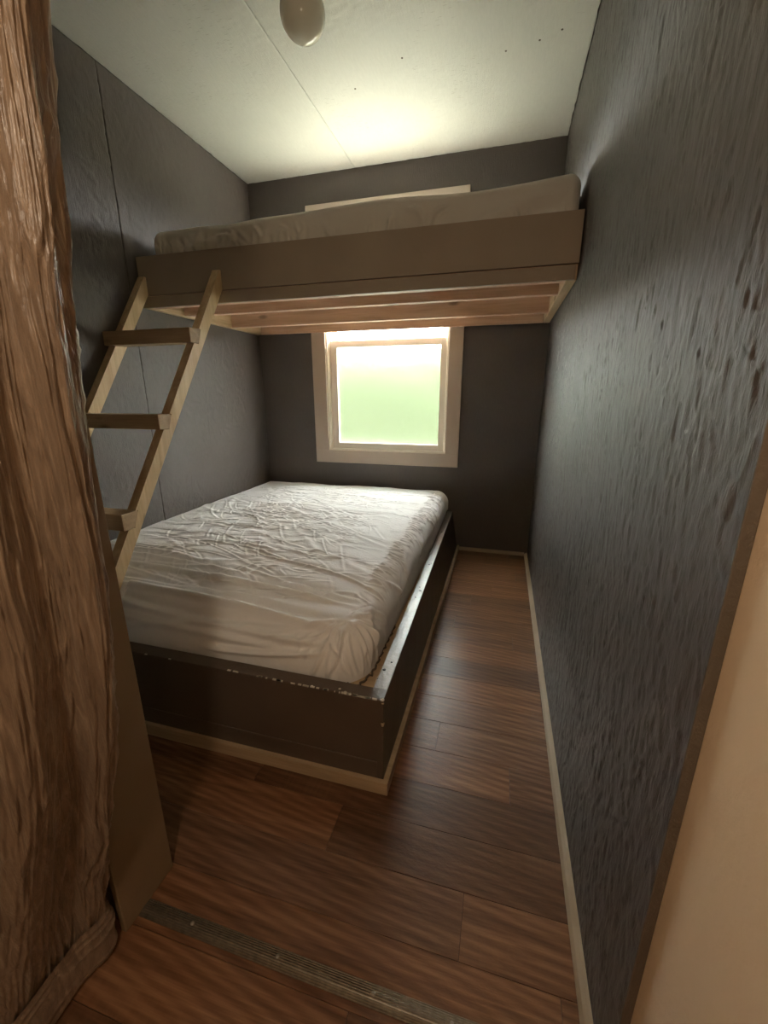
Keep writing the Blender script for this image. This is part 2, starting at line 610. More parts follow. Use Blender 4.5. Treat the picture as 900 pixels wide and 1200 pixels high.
def strand_field(na, nb, da, db, count, wid, lng, ang, amp, seed, zone=None):
    """height map of pressed wood strands on a sheet; second axis runs along the strands"""
    r = np.random.default_rng(seed)
    F = np.zeros((na, nb))
    A = np.arange(na) * da
    B = np.arange(nb) * db
    for _ in range(count):
        ca, cb = r.uniform(0, na * da), r.uniform(0, nb * db)
        L, w = r.uniform(*lng), r.uniform(*wid)
        t = r.normal(0, ang)
        base, tilt, roll = (float(np.clip(r.normal(0, q_), -1.5 * q_, 1.5 * q_)) for q_ in (amp, amp * 0.7, amp * 0.5))
        ext = L + 0.01
        i0, i1 = max(0, int((ca - ext) / da)), min(na, int((ca + ext) / da) + 1)
        j0, j1 = max(0, int((cb - ext) / db)), min(nb, int((cb + ext) / db) + 1)
        if i1 <= i0 or j1 <= j0:
            continue
        x = A[i0:i1, None] - ca
        y = B[None, j0:j1] - cb
        u = x * math.cos(t) + y * math.sin(t)
        v = -x * math.sin(t) + y * math.cos(t)
        ww = w * (1 - 0.3 * np.clip(np.abs(v) / L, 0, 1) ** 2)
        al = np.clip((ww - np.abs(u)) / (da * 0.8) + 0.5, 0, 1) * np.clip((L - np.abs(v)) / (db * 1.2) + 0.5, 0, 1)
        val = base + tilt * u / w + roll * v / L
        F[i0:i1, j0:j1] = F[i0:i1, j0:j1] * (1 - al) + val * al
    return F


# ------------------------------------------------------------------ outside
yard = box('bounce_gravel_yard', (-30, 0.4, -0.75), (28, 9.5, -0.6), M['gravel'])  # added unseen ground, bounces neutral daylight up to the ceiling
structure(yard, 'pale gravel ground added outside the window to bounce daylight upward', 'yard')
field = box('lawn_field', (-60, 9.5, -0.75), (58, 70, -0.6), M['grass'])
structure(field, 'green field beyond the yard', 'lawn')
nx_, ny_ = 150, 40
XX = np.linspace(-30, 28, nx_)[:, None] * np.ones((1, ny_))
tt_ = np.linspace(0, 1, ny_)[None, :] * np.ones((nx_, 1))
hb = 3.1 + 0.35 * (value_noise(XX * 0.6 + 60, XX * 0 + 3, 91) - 0.5) + 0.2 * (value_noise(XX * 2.1 + 60, XX * 0 + 3, 92) - 0.5)
ang_ = tt_ * math.pi
YY = 10.2 - 0.9 * np.cos(ang_) + 0.25 * (value_noise(XX * 1.7 + 80, tt_ * 9, 93) - 0.5)
ZZ = -0.6 + hb * np.sin(ang_) ** 0.45 + 0.12 * (value_noise(XX * 3 + 80, tt_ * 14, 94) - 0.5) * np.sin(ang_)
hedge = grid_mesh('hedge', np.stack([XX, YY, ZZ], -1), M['grass'])  # added to keep the lower pane dim and pale green
tag(hedge, 'clipped green hedge added outside to dim and tint the obscure glass', 'hedge')

# ------------------------------------------------------------------ floor
floor = box('floor', (-2.2, -4.5, -0.10), (0.12, 0.10, -0.003), M['gap_brown'])
structure(floor, 'brown wood-look plank floor with a reddish tone', 'floor')
PITCH_Y, Y_JOINT = 0.1253, -2.341


def plank(x0, x1, y0, y1):
    g = 0.0005
    bm = bmesh.new()
    cx, cy = (x0 + x1) / 2, (y0 + y1) / 2
    bm_box(bm, (x0 + g - cx, y0 + g - cy, -0.003), (x1 - g - cx, y1 - g - cy, 0.0), 0.0005)
    o = finish('plank', bm, M['plank'], None)
    o.location = (cx, cy, 0)
    o.parent = floor
    return o


row_end = {  # one measured board end per row (row index counted from the joint at -2.341)
    0: -0.241, 1: -0.585, 2: -0.869, 3: -0.137, 4: -0.367, 5: -0.80, 6: -0.02, 7: -0.62, 8: -0.50,
    9: -0.116, 10: -0.395, 11: -0.70, 12: -0.33, 13: -0.226, 14: -0.58, 15: -0.085, 16: -0.45, 17: -0.27, 18: -0.12,
    -1: -0.049, -2: -0.43, -3: -0.72, -4: -0.2, -5: -0.55, -6: -0.3}
PL = 0.915
for k in range(-16, 19):
    y0 = Y_JOINT + k * PITCH_Y
    y1 = min(y0 + PITCH_Y, -0.001)
    if y1 - y0 < 0.01:
        continue
    end = row_end.get(k, -random.random() * 0.9)
    xmin = -1.99 if y0 < -1.98 and y0 > -2.36 else (-1.045 if y0 < -2.36 else -0.62)
    xs = sorted([end + j * PL for j in range(-4, 4)])
    for a, b in zip(xs[:-1], xs[1:]):
        a2, b2 = max(a, xmin), min(b, -0.002)
        if b2 - a2 > 0.02:
            plank(a2, b2, y0, y1)

# ------------------------------------------------------------------ walls
# window opening in the back wall
OX0, OX1, OZ0, OZ1 = -1.475, -0.603, 0.700, 2.19
wall_back = empty('wall_back', (-1.0, 0.06, 0))
structure(wall_back, 'dark charcoal painted window wall behind both beds', 'wall')
T = 0.13
box('wall_section', (-2.2, 0, -0.1), (OX0, T, H + 0.1), M['wall_back'], wall_back)
box('wall_section', (OX1, 0, -0.1), (0.15, T, H + 0.1), M['wall_back'], wall_back)
box('wall_section', (OX0, 0, -0.1), (OX1, T, OZ0), M['wall_back'], wall_back)
box('wall_section', (OX0, 0, OZ1), (OX1, T, H + 0.1), M['wall_back'], wall_back)


def ragged_panel(name, ya, yb, mat, parent, seed, ragged_a=False, ragged_b=False):
    """a wall sheet on the plane x = -W whose upright edges may be broken and uneven"""
    n = int(H / 0.007)
    mcols = int((yb - ya) / 0.007)
    zs = np.linspace(0, H, n)
    e = lambda s: 0.0034 * (value_noise(zs * 11, zs * 0 + s, 3) - 0.5) + 0.0036 * (value_noise(zs * 60, zs * 0 + s, 4) > 0.78) * value_noise(zs * 3, zs * 0 + s, 8)
    A = ya + (e(1) if ragged_a else 0 * zs)
    B = yb - (e(7) if ragged_b else 0 * zs)
    F = strand_field(mcols, n, 0.007, 0.007, 3400, (0.004, 0.013), (0.015, 0.06), 0.75, 0.0006, seed)
    t = np.linspace(0, 1, mcols)[:, None]
    Y = A[None, :] * (1 - t) + B[None, :] * t
    P = np.stack([-W + F, Y, np.broadcast_to(zs[None, :], Y.shape)], -1)
    lip0, lip1 = P[:1].copy(), P[-1:].copy()
    lip0[..., 0] = lip1[..., 0] = -W - 0.011
    P = np.concatenate([lip0, P, lip1], 0)
    return grid_mesh(name, P, mat, parent)


wall_left = box('wall_left', (-2.15, -2.47, -0.1), (-W - 0.0095, 0.0, H + 0.1), M['dark_gap'])
structure(wall_left, 'dark painted strand board wall with a cracked upright panel seam', 'wall')
ragged_panel('wall_panel', -1.1180, 0.0, M['wall_left'], wall_left, 71, ragged_a=True)
ragged_panel('wall_panel', -2.47, -1.1218, M['wall_left'], wall_left, 72, ragged_b=True)

GR = 0.004
n_y, n_z = int(-DOOR_Y / GR), int(H / GR)
F = strand_field(n_y, n_z, GR, GR, 13000, (0.0032, 0.0105), (0.010, 0.055), 0.27, 0.0010, 70)
rough_zone = np.clip(2.5 * (value_noise(np.arange(n_y)[:, None] * GR * 5, np.arange(n_z)[None, :] * GR * 3, 82) - 0.35), 0, 1)
F += 0.0012 * rough_zone * (value_noise(np.arange(n_y)[:, None] * 0.55, np.arange(n_z)[None, :] * 0.2, 81) ** 2 - 0.3)
YY = np.linspace(DOOR_Y, 0.0, n_y)[:, None] * np.ones((1, n_z))
ZZ = np.linspace(-0.02, H + 0.005, n_z)[None, :] * np.ones((n_y, 1))
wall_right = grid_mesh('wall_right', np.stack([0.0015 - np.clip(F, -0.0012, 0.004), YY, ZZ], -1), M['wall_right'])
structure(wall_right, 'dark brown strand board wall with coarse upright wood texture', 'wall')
box('board_body', (0.003, DOOR_Y + 0.001, -0.1), (0.013, 0.0, H + 0.1), M['wall_right'], wall_right)
box('board_edge', (-0.0005, DOOR_Y - 0.0025, 0), (0.0125, DOOR_Y + 0.0005, H), M['edge_strip'], wall_right, 0.001)
box('wall_core', (0.0135, DOOR_Y + 0.05, -0.1), (0.14, 0.0, H + 0.1), M['hall'], wall_right)

wall_front = empty('wall_front', (-1.46, -2.41, 0))
structure(wall_front, 'dark partition wall stub beside the doorway', 'wall')
box('wall_section', (-W, -2.465, 0), (JAMB_X - 0.014, -2.36, H), M['wall_left'], wall_front)
box('wall_section', (JAMB_X - 0.014, -2.465, 2.06), (0.0, -2.36, H), M['wall_left'], wall_front)

door = empty('door_1', (-0.46, -2.42, 0))
structure(door, 'open doorway with a tan jamb board at the side', 'doorway')
jb = box('jamb', (JAMB_X - 0.014, -2.483, 0.0), (JAMB_X, -2.348, 2.06), M['jamb'], door, 0.0015)
jb['label'] = 'tan flat jamb board behind the curtain'
box('head_jamb', (JAMB_X, -2.483, 2.046), (0.0, -2.348, 2.06), M['jamb'], door, 0.0015)

# the space the photograph is taken from
wall_hall_right = box('wall_hall_right', (0.013, -4.4, -0.1), (0.14, DOOR_Y + 0.05, H + 0.1), M['beige'])
structure(wall_hall_right, 'beige painted wall beside the doorway', 'wall')
wall_hall_left = box('wall_hall_left', (-1.18, -4.4, -0.1), (-1.05, -2.466, H + 0.1), M['hall'])
structure(wall_hall_left, 'beige entry wall behind the curtain', 'wall')
wall_hall_end = box('wall_hall_end', (-1.18, -4.5, -0.1), (0.14, -4.4, H + 0.1), M['hall'])
structure(wall_hall_end, 'beige end wall of the entry behind the viewer', 'wall')

# ceiling
ceiling = box('ceiling', (-2.2, -4.5, H + 0.009), (0.15, 0.12, H + 0.12), M['dark_gap'])
structure(ceiling, 'white painted strand board ceiling with one fine seam', 'ceiling')
for xa, xb0, sd in ((-W, -1.2354, 73), (-1.2346, 0.0, 74)):
    na, nb = int((xb0 - xa) / 0.008), int(2.465 / 0.008)
    F = strand_field(nb, na, 0.008, 0.008, int(2600 * (xb0 - xa)), (0.004, 0.011), (0.012, 0.045), 0.8, 0.0007, sd).T
    XX = np.linspace(xa, xb0, na)[:, None] * np.ones((1, nb))
    YY = np.linspace(-2.465, 0.0, nb)[None, :] * np.ones((na, 1))
    F *= np.clip(3.2 * (value_noise(XX * 2.6 + 20, YY * 2.6 + 20, 75) - 0.38), 0.1, 1)
    Pc = np.stack([XX, YY, H - F], -1)
    l0, l1 = Pc[:1].copy(), Pc[-1:].copy()
    l0[..., 2] = l1[..., 2] = H + 0.012
    grid_mesh('ceiling_panel', np.concatenate([l0, Pc, l1], 0)[::-1], M['ceiling'], ceiling)
box('ceiling_panel', (-1.05, -4.4, H), (0.013, -2.465, H + 0.012), M['ceiling'], ceiling)


def paint_line(x0, y0, x1, y1, inx, iny, seed):
    """uneven brushed line of wall paint where the wall meets the ceiling"""
    L = math.hypot(x1 - x0, y1 - y0)
    n = int(L / 0.006)
    t = np.linspace(0, 1, n)
    wdt = 0.0022 + 0.0075 * np.clip(value_noise(t * L * 26, t * 0 + seed, 21) - 0.45, 0, 1) + 0.006 * np.clip(value_noise(t * L * 7, t * 0 + seed, 22) - 0.6, 0, 1)
    bm = bmesh.new()
    prev = None
    for ti, wi in zip(t, wdt):
        x, y = x0 + (x1 - x0) * ti, y0 + (y1 - y0) * ti
        a = bm.verts.new((x, y, H - 0.0008))
        b = bm.verts.new((x + inx * wi, y + iny * wi, H - 0.0008))
        if prev:
            bm.faces.new((prev[0], a, b, prev[1]))
        prev = (a, b)
    o = finish('paint_line', bm, M['wall_back'], ceiling)
    return o


paint_line(-W, 0, 0, 0, 0, -1, 1)
paint_line(-W, 0, -W, -2.4, 1, 0, 2)
paint_line(0, 0, 0, -2.4, -1, 0, 3)
for (x, y) in ((-0.20, -0.72), (-0.33, -0.70), (-1.86, -1.58), (-0.12, -0.75), (-1.0, -0.66), (-0.75, -0.78)):
    lathe('nail_head', [(0.0, -0.0012), (0.004, -0.0010), (0.0045, 0.0)], (x, y, H), M['edge_strip'], ceiling, 10)

# shoe moulding along the floor
SH = [(0.0, 0.0), (-0.019, 0.0), (-0.019, 0.006), (-0.014, 0.015), (-0.006, 0.0205), (0.0, 0.022)]
br = prism('baseboard_right', SH, 'y', DOOR_Y + 0.002, 0.0, M['moulding'])
structure(br, 'thin tan shoe moulding along the dark strand board wall', 'baseboard')
bb = prism('baseboard_back', [(-p[0] * -1, p[1]) for p in SH], 'x', -0.485, -0.019, M['moulding'])
structure(bb, 'short tan shoe moulding under the window wall', 'baseboard')

# ------------------------------------------------------------------ window
win = empty('window_1', (-1.04, 0.05, OZ0))
structure(win, 'tall window with taupe casing and an obscure glass lower sash', 'window')
CX0, CX1, CZ0, CZ1 = -1.577, -0.513, 0.607, 2.285
ct = 0.016
box('casing', (CX0, -ct, CZ0), (CX1, 0, OZ0), M['casing'], win, 0.0015)
box('casing', (CX0, -ct, OZ0), (OX0, 0, OZ1), M['casing'], win, 0.0015)
box('casing', (OX1, -ct, OZ0), (CX1, 0, OZ1), M['casing'], win, 0.0015)
box('casing', (CX0, -ct - 0.004, OZ1), (CX1, 0, CZ1), M['casing'], win, 0.0015)
# liner of the opening
lt = 0.012
box('jamb_liner', (OX0, -0.004, OZ0 + lt), (OX0 + lt, T, OZ1 - lt), M['vinyl'], win, 0.001)
box('jamb_liner', (OX1 - lt, -0.004, OZ0 + lt), (OX1, T, OZ1 - lt), M['vinyl'], win, 0.001)
box('sill', (OX0, -0.004, OZ0), (OX1, T, OZ0 + lt), M['vinyl'], win, 0.001)
box('head_liner', (OX0, -0.004, OZ1 - lt), (OX1, T, OZ1), M['vinyl'], win, 0.001)


def sash(name, x0, x1, z0, z1, y0, y1, st, glass, label):
    s = empty(name, ((x0 + x1) / 2, (y0 + y1) / 2, z0))
    s.parent = win
    s.matrix_parent_inverse = Matrix.Translation(win.location).inverted()
    bpy.context.view_layer.update()
    def part(n, lo, hi, mat, bev=0.003):
        o = box(n, lo, hi, mat, None, bev, 2)
        o.parent = s
        o.matrix_parent_inverse = s.matrix_world.inverted()
        return o
    part('stile', (x0, y0, z0), (x0 + st, y1, z1), M['vinyl'])
    part('stile', (x1 - st, y0, z0), (x1, y1, z1), M['vinyl'])
    part('rail', (x0 + st, y0, z0), (x1 - st, y1, z0 + st), M['vinyl'])
    part('rail', (x0 + st, y0, z1 - st), (x1 - st, y1, z1), M['vinyl'])
    ym = (y0 + y1) / 2
    p = part('pane', (x0 + st - 0.004, ym - 0.002, z0 + st - 0.004), (x1 - st + 0.004, ym + 0.002, z1 - st + 0.004), glass, 0)
    p['label'] = label
    return s, part


s1, part1 = sash('sash', OX0 + lt + 0.018, OX1 - lt - 0.004, OZ0 + lt, 1.462, 0.020, 0.052, 0.042, M['frosted'],
                 'obscure ribbed glass pane')
for fx in (0.05, 0.93):
    xx = OX0 + 0.03 + fx * (OX1 - OX0 - 0.06)
    part1('tilt_latch', (xx - 0.012, 0.012, 1.415), (xx + 0.012, 0.021, 1.424), M['vinyl'], 0.001)
# side track beside the sash
box('track', (OX0 + lt, 0.010, OZ0 + lt), (OX0 + lt + 0.006, 0.10, OZ1 - lt), M['vinyl'], win, 0.001)
box('track', (OX0 + lt + 0.006, 0.030, OZ0 + lt), (OX0 + lt + 0.017, 0.10, OZ1 - lt), M['vinyl'], win, 0.001)
s2, part2 = sash('sash', OX0 + lt + 0.018, OX1 - lt - 0.004, 1.43, OZ1 - lt, 0.062, 0.092, 0.036, M['clear'],
                 'clear glass pane')

# ------------------------------------------------------------------ lower bed
BX1, BY0 = -0.489, -2.016          # outer right face and outer front face
BH = 0.305
bed = empty('bed_frame', (-1.24, -1.0, 0))
tag(bed, 'low box bed frame painted dark brown with worn edges, standing on the floor', 'bed frame')
front = box('front_board', (-1.995, BY0, 0.012), (BX1, BY0 + 0.045, BH), M['bed_paint'], bed, 0.0025, 2)
box('board_lip', (-1.99, BY0 - 0.0035, 0.035), (BX1 - 0.018, BY0, 0.097), M['bed_paint'], front, 0.001)
box('worn_edge', (-1.99, BY0 + 0.001, BH), (BX1 - 0.001, BY0 + 0.044, BH + 0.0012), M['bed_paint'], front)
# side board: stands slightly inward towards the window wall
xb = lambda y: -0.489 - 0.045 * (y - BY0) / 2.0
zb = lambda y: BH - 0.018 * (y - BY0) / 2.0
bm = bmesh.new()
ys = np.linspace(BY0 + 0.0455, -0.012, 14)
rows = []
for y in ys:
    xo, zt = xb(y), zb(y)
    rows.append([bm.verts.new(v) for v in ((-0.4895, y, 0.012), (xo, y, zt), (xo - 0.04, y, zt), (-0.53, y, 0.012))])
for a, b in zip(rows[:-1], rows[1:]):
    for k in range(4):
        bm.faces.new((a[k], a[(k + 1) % 4], b[(k + 1) % 4], b[k]))
bm.faces.new(rows[0])
bm.faces.new(rows[-1][::-1])
bmesh.ops.recalc_face_normals(bm, faces=bm.faces)
side = finish('side_board', bm, M['bed_paint'], bed)
# rubbed top face of the side board
bm = bmesh.new()
prev = None
for i, y in enumerate(np.linspace(BY0 + 0.046, -0.013, 160)):
    wob = 0.0025 * (value_noise(np.array([y * 40.]), np.array([0.]), 5)[0] - 0.5)
    a = bm.verts.new((xb(y) - 0.002 + wob, y, zb(y) + 0.0012))
    b = bm.verts.new((xb(y) - 0.039, y, zb(y) + 0.0012))
    if prev:
        bm.faces.new((prev[0], a, b, prev[1]))
    prev = (a, b)
top = finish('worn_edge', bm, M['bed_top'], side)
top['label'] = 'rubbed grey top edge with screw holes'
for k, (x, y, r) in enumerate(((-0.522, -1.886, 0.0052), (-0.510, -1.845, 0.0035), (-0.530, -1.93, 0.002), (-0.517, -1.333, 0.0055),
                               (-0.526, -1.300, 0.003), (-0.525, -1.398, 0.0035), (-0.530, -1.037, 0.005), (-0.540, -0.51, 0.005),
                               (-0.522, -1.02, 0.003))):
    lathe('screw_hole', [(r, -0.002), (r, 0.0018), (0, 0.0018)], (x, y, zb(y)), M['hole'], side, 10)
# corner chips
for (x, z, r) in ((-0.4905, 0.232, 0.006), (-0.4900, 0.298, 0.004), (-0.4905, 0.225, 0.004)):
    lathe('paint_chip', [(0.0, 0.001), (r, 0.0006), (r * 0.9, -0.001)], (x, BY0 - 0.0002, z), M['bed_trim'], front, 7)
for x, dy, r in ((-0.60, 0.004, 0.006), (-0.585, 0.002, 0.005), (-0.62, 0.014, 0.004), (-0.70, 0.003, 0.004), (-0.492, 0.004, 0.006)):
    lathe('paint_chip', [(0.0, 0.0018), (r, 0.0014), (r, 0.0)], (x, BY0 + dy, BH), M['sheet_upper'], front, 7)
# paint rubbed off along the front top edge
bm = bmesh.new()
for _ in range(38):
    x = -0.495 - abs(random.gauss(0, 0.28))
    if x < -1.4:
        continue
    w_, d_ = random.uniform(0.002, 0.016), random.uniform(0.0008, 0.0022)
    bm_box(bm, (x, BY0 - 0.0004, BH - d_), (x + w_, BY0 + 0.0035 * random.random() + 0.002, BH + 0.0014))
wp = finish('worn_paint', bm, M['sheet_upper'], front)
wp['kind'] = 'stuff'
wp['label'] = 'pale specks where paint rubbed off the edge'
# trim on the floor
t1 = box('base_trim', (-1.995, BY0 - 0.017, 0.0), (BX1 + 0.016, BY0 - 0.0036, 0.042), M['bed_trim'], bed, 0.002, 2)
t2 = box('base_trim', (-0.489, BY0 - 0.0035, 0.0), (-0.473, -0.02, 0.040), M['bed_trim'], bed, 0.002, 2)
box('platform', (-1.99, BY0 + 0.046, 0.262), (-0.575, -0.012, 0.276), M['plywood'], bed)
box('cleat', (-0.574, BY0 + 0.046, 0.235), (-0.5345, -0.012, 0.276), M['plywood'], bed)


def lower_mattress():
    x0, x1, y0, y1 = -1.975, -0.562, -1.955, -0.03
    top, bot = 0.448, 0.2775
    U, V, P = draped_box(x0, x1, y0, y1, top, bot, (0.03, 0.085, 0.135, 0.05), 560, 720, crown=0.016)
    h = np.zeros_like(U)
    r = np.random.default_rng(3)

    def cr(*a, **k):
        nonlocal h
        h += crease(U, V, *a, **k)
    # crumpled middle: many fine folds, mostly across the bed
    for _ in range(620):
        cx = r.uniform(-1.93, -0.68)
        cy = r.uniform(-1.80, -0.12)
        dens = math.exp(-((cx + 1.25) / 0.55) ** 2) * (0.35 + 0.65 * math.exp(-((cy + 1.1) / 0.6) ** 2))
        if r.random() > dens + 0.15:
            continue
        L = r.uniform(0.05, 0.20) * (1.0 if r.random() < 0.75 else 2.0)
        ang = r.normal(-0.05, 0.30) if r.random() < 0.66 else r.normal(-0.85, 0.35)
        c, s = math.cos(ang) * L / 2, math.sin(ang) * L / 2
        am = r.uniform(0.0010, 0.0036) * (0.65 if abs(ang) > 0.55 else 1.0)
        cr(cx - c, cy - s, cx + c, cy + s, r.uniform(0.0032, 0.0062), am, bend=r.normal(0, 0.05), skew=r.uniform(0.3, 0.9))
    # broad soft swells under the creases
    for _ in range(60):
        cx, cy = r.uniform(-1.9, -0.75), r.uniform(-1.7, -0.2)
        L = r.uniform(0.15, 0.4)
        ang = r.normal(-0.2, 0.5)
        c, s = math.cos(ang) * L / 2, math.sin(ang) * L / 2
        cr(cx - c, cy - s, cx + c, cy + s, r.uniform(0.012, 0.022), r.uniform(0.002, 0.005), bend=r.normal(0, 0.06), skew=0.6)
    # long pull lines across the bed
    for _ in range(70):
        cy = r.uniform(-1.75, -0.2)
        xa = r.uniform(-1.95, -1.2)
        xb2 = xa + r.uniform(0.3, 0.8)
        cr(xa, cy, min(xb2, -0.66), cy + r.normal(0, 0.10), r.uniform(0.0035, 0.007), r.uniform(0.0015, 0.0042), bend=r.normal(0, 0.035), skew=0.7)
    # long folds running along the front rim, gathering at the front right corner
    for (xa, ya, xb3, yb3, w, am, be) in ((-1.97, -1.70, -0.66, -1.79, 0.012, 0.011, 0.015), (-1.97, -1.775, -0.9, -1.83, 0.012, 0.012, -0.01),
                                           (-1.97, -1.83, -0.68, -1.90, 0.014, 0.014, 0.01), (-1.6, -1.90, -0.66, -1.95, 0.012, 0.010, -0.02),
                                           (-1.97, -1.96, -0.80, -1.99, 0.012, 0.008, 0.01), (-1.4, -1.99, -0.70, -1.93, 0.011, 0.008, 0.03), (-1.1, -2.02, -0.68, -1.97, 0.009, 0.007, -0.03), (-1.97, -1.62, -1.05, -1.70, 0.013, 0.008, 0.02),
                                           (-1.2, -1.62, -0.66, -1.75, 0.012, 0.008, -0.04), (-1.2, -1.52, -0.62, -1.66, 0.010, 0.006, 0.05),
                                           (-1.97, -1.55, -1.35, -1.62, 0.010, 0.006, 0.02)):
        cr(xa, ya, xb3, yb3, w, am * 1.45, bend=be, skew=0.7)
    # folds fanning out of the front right corner
    for a in np.linspace(-2.9, 0.9, 26):
        L = r.uniform(0.10, 0.26)
        s0 = r.uniform(0.015, 0.05)
        c, s = math.cos(a), math.sin(a)
        cr(-0.66 + c * s0, -1.86 + s * s0, -0.66 + c * (s0 + L), -1.86 + s * (s0 + L), r.uniform(0.005, 0.009), r.uniform(0.004, 0.008), bend=r.normal(0, 0.12))
    # gathers along the right-hand rim
    for y in np.arange(-1.7, -0.1, 0.021):
        y += r.normal(0, 0.004)
        xs = -0.655 + r.normal(0, 0.008)
        L = r.uniform(0.035, 0.09)
        cr(xs - 0.012, y, xs + L, y - r.uniform(-0.01, 0.05), 0.0055, r.uniform(0.003, 0.0065), bend=r.normal(0, 0.08))
    # sagging swags on the right side
    for y in np.arange(-1.75, -0.2, 0.17):
        cr(-0.60, y, -0.52, y + r.uniform(-0.22, 0.1), 0.014, 0.008, bend=r.normal(0, 0.1))
    h += 0.010 * (value_noise(U * 5 + 9, V * 5 + 40, 31) - 0.5) + 0.004 * (value_noise(U * 17 + 9, V * 17 + 40, 32) - 0.5)
    N_ = grid_normals(P)
    N_[N_[..., 2].mean() * np.ones(N_.shape[:2]) < 0] *= -1
    # hold the borders in
    lim = np.clip((P[..., 2] - bot) / 0.03, 0, 1)
    left = np.clip((P[..., 0] - (x0 - 0.004)) / 0.03, 0, 1)
    back = np.clip((y1 + 0.01 - P[..., 1]) / 0.03, 0, 1)
    P = P + N_ * (h * lim * left * back)[..., None]
    # dents under the two ladder feet
    for fx in (-1.549, -1.971):
        d = np.clip(1 - (np.abs(P[..., 0] - fx) - 0.026) / 0.05, 0, 1)
        d = d * d * (3 - 2 * d)
        cap = np.maximum(0.93 + 1.46 * (P[..., 1] + 1.5) - 0.008, 0.391)
        P[..., 2] = np.where(P[..., 2] > cap, P[..., 2] * (1 - d) + cap * d, P[..., 2])
    P[..., 0] = np.clip(P[..., 0], -1.992, None)
    inner = xb(P[..., 1]) - 0.0435
    P[..., 0] = np.where(P[..., 2] < BH + 0.012, np.minimum(P[..., 0], inner), P[..., 0])
    P[..., 1] = np.maximum(P[..., 1], -1.9675)
    P[..., 2] = np.maximum(P[..., 2], bot)
    t = empty('mattress', (-1.25, -1.0, 0.277))
    tag(t, 'double mattress in a crumpled white fitted sheet on the low brown bed frame', 'mattress')
    grid_mesh('fitted_sheet', P, M['sheet'], t)
    box('mattress_core', (x0 + 0.06, y0 + 0.14, 0.2765), (x1 - 0.09, y1 - 0.05, 0.34), M['ticking'], t)
    # gathered elastic hem showing at the front right corner
    bm = bmesh.new()
    pts = []
    for k, s in enumerate(np.linspace(0, 1, 60)):
        if s < 0.45:
            x, y = -0.75 + (0.75 - 0.585) * s / 0.45, -1.951
        else:
            q = (s - 0.45) / 0.55
            x, y = -0.585 + 0.024 * min(1, q * 4), -1.951 + 0.36 * q ** 1.2
        pts.append((x + 0.004 * math.sin(k * 1.9), y + 0.003 * math.cos(k * 2.3), 0.2835 + 0.002 * math.sin(k * 2.9)))
    ring = None
    for k, p in enumerate(pts):
        a = pts[min(k + 1, 59)]
        b = pts[max(k - 1, 0)]
        d = (Vector(a) - Vector(b)).normalized()
        n1 = d.cross(Vector((0, 0, 1))).normalized()
        n2 = n1.cross(d)
        cur = [bm.verts.new(Vector(p) + (n1 * math.cos(q) + n2 * math.sin(q)) * 0.0035) for q in np.linspace(0, 2 * math.pi, 7)[:-1]]
        if ring:
            for j in range(6):
                bm.faces.new((ring[j], ring[(j + 1) % 6], cur[(j + 1) % 6], cur[j]))
        ring = cur
    bmesh.ops.recalc_face_normals(bm, faces=bm.faces)
    e = finish('elastic_hem', bm, M['elastic'], t, True)
    e['label'] = 'dark gathered elastic hem at the corner'


lower_mattress()

# ------------------------------------------------------------------ loft bunk
LF = -1.06
loft = empty('loft_bunk', (-1.0, -0.53, 1.515))
tag(loft, 'raised loft bunk platform with taupe front board and bare pine joists, fixed wall to wall', 'loft bunk')
f1 = box('front_board', (-1.997, LF, 1.569), (-0.003, LF + 0.018, 1.740), M['fascia'], loft, 0.002, 2)
f2 = box('lower_strip', (-1.997, LF + 0.004, 1.515), (-0.012, LF + 0.018, 1.5645), M['fascia'], loft, 0.0015, 2)
box('rim_joist', (-1.959, LF + 0.019, 1.5165), (-0.041, LF + 0.055, 1.654), M['pine_x'], loft, 0.001)
for yj in (-0.815, -0.385):
    box('joist', (-1.958, yj, 1.5155), (-0.042, yj + 0.037, 1.654), M['pine_x'], loft, 0.0015)
box('wall_ledger', (-1.958, -0.04, 1.515), (-0.042, -0.0225, 1.654), M['pine_x'], loft, 0.0015)
lg1 = box('side_ledger', (-1.997, LF + 0.019, 1.515), (-1.960, -0.0225, 1.654), M['pine_y'], loft, 0.0015)
lg2 = box('side_ledger', (-0.040, LF + 0.019, 1.515), (-0.003, -0.0225, 1.654), M['pine_y'], loft, 0.0015)
box('deck', (-1.997, LF + 0.019, 1.6545), (-0.003, -0.0225, 1.666), M['plywood'], loft)


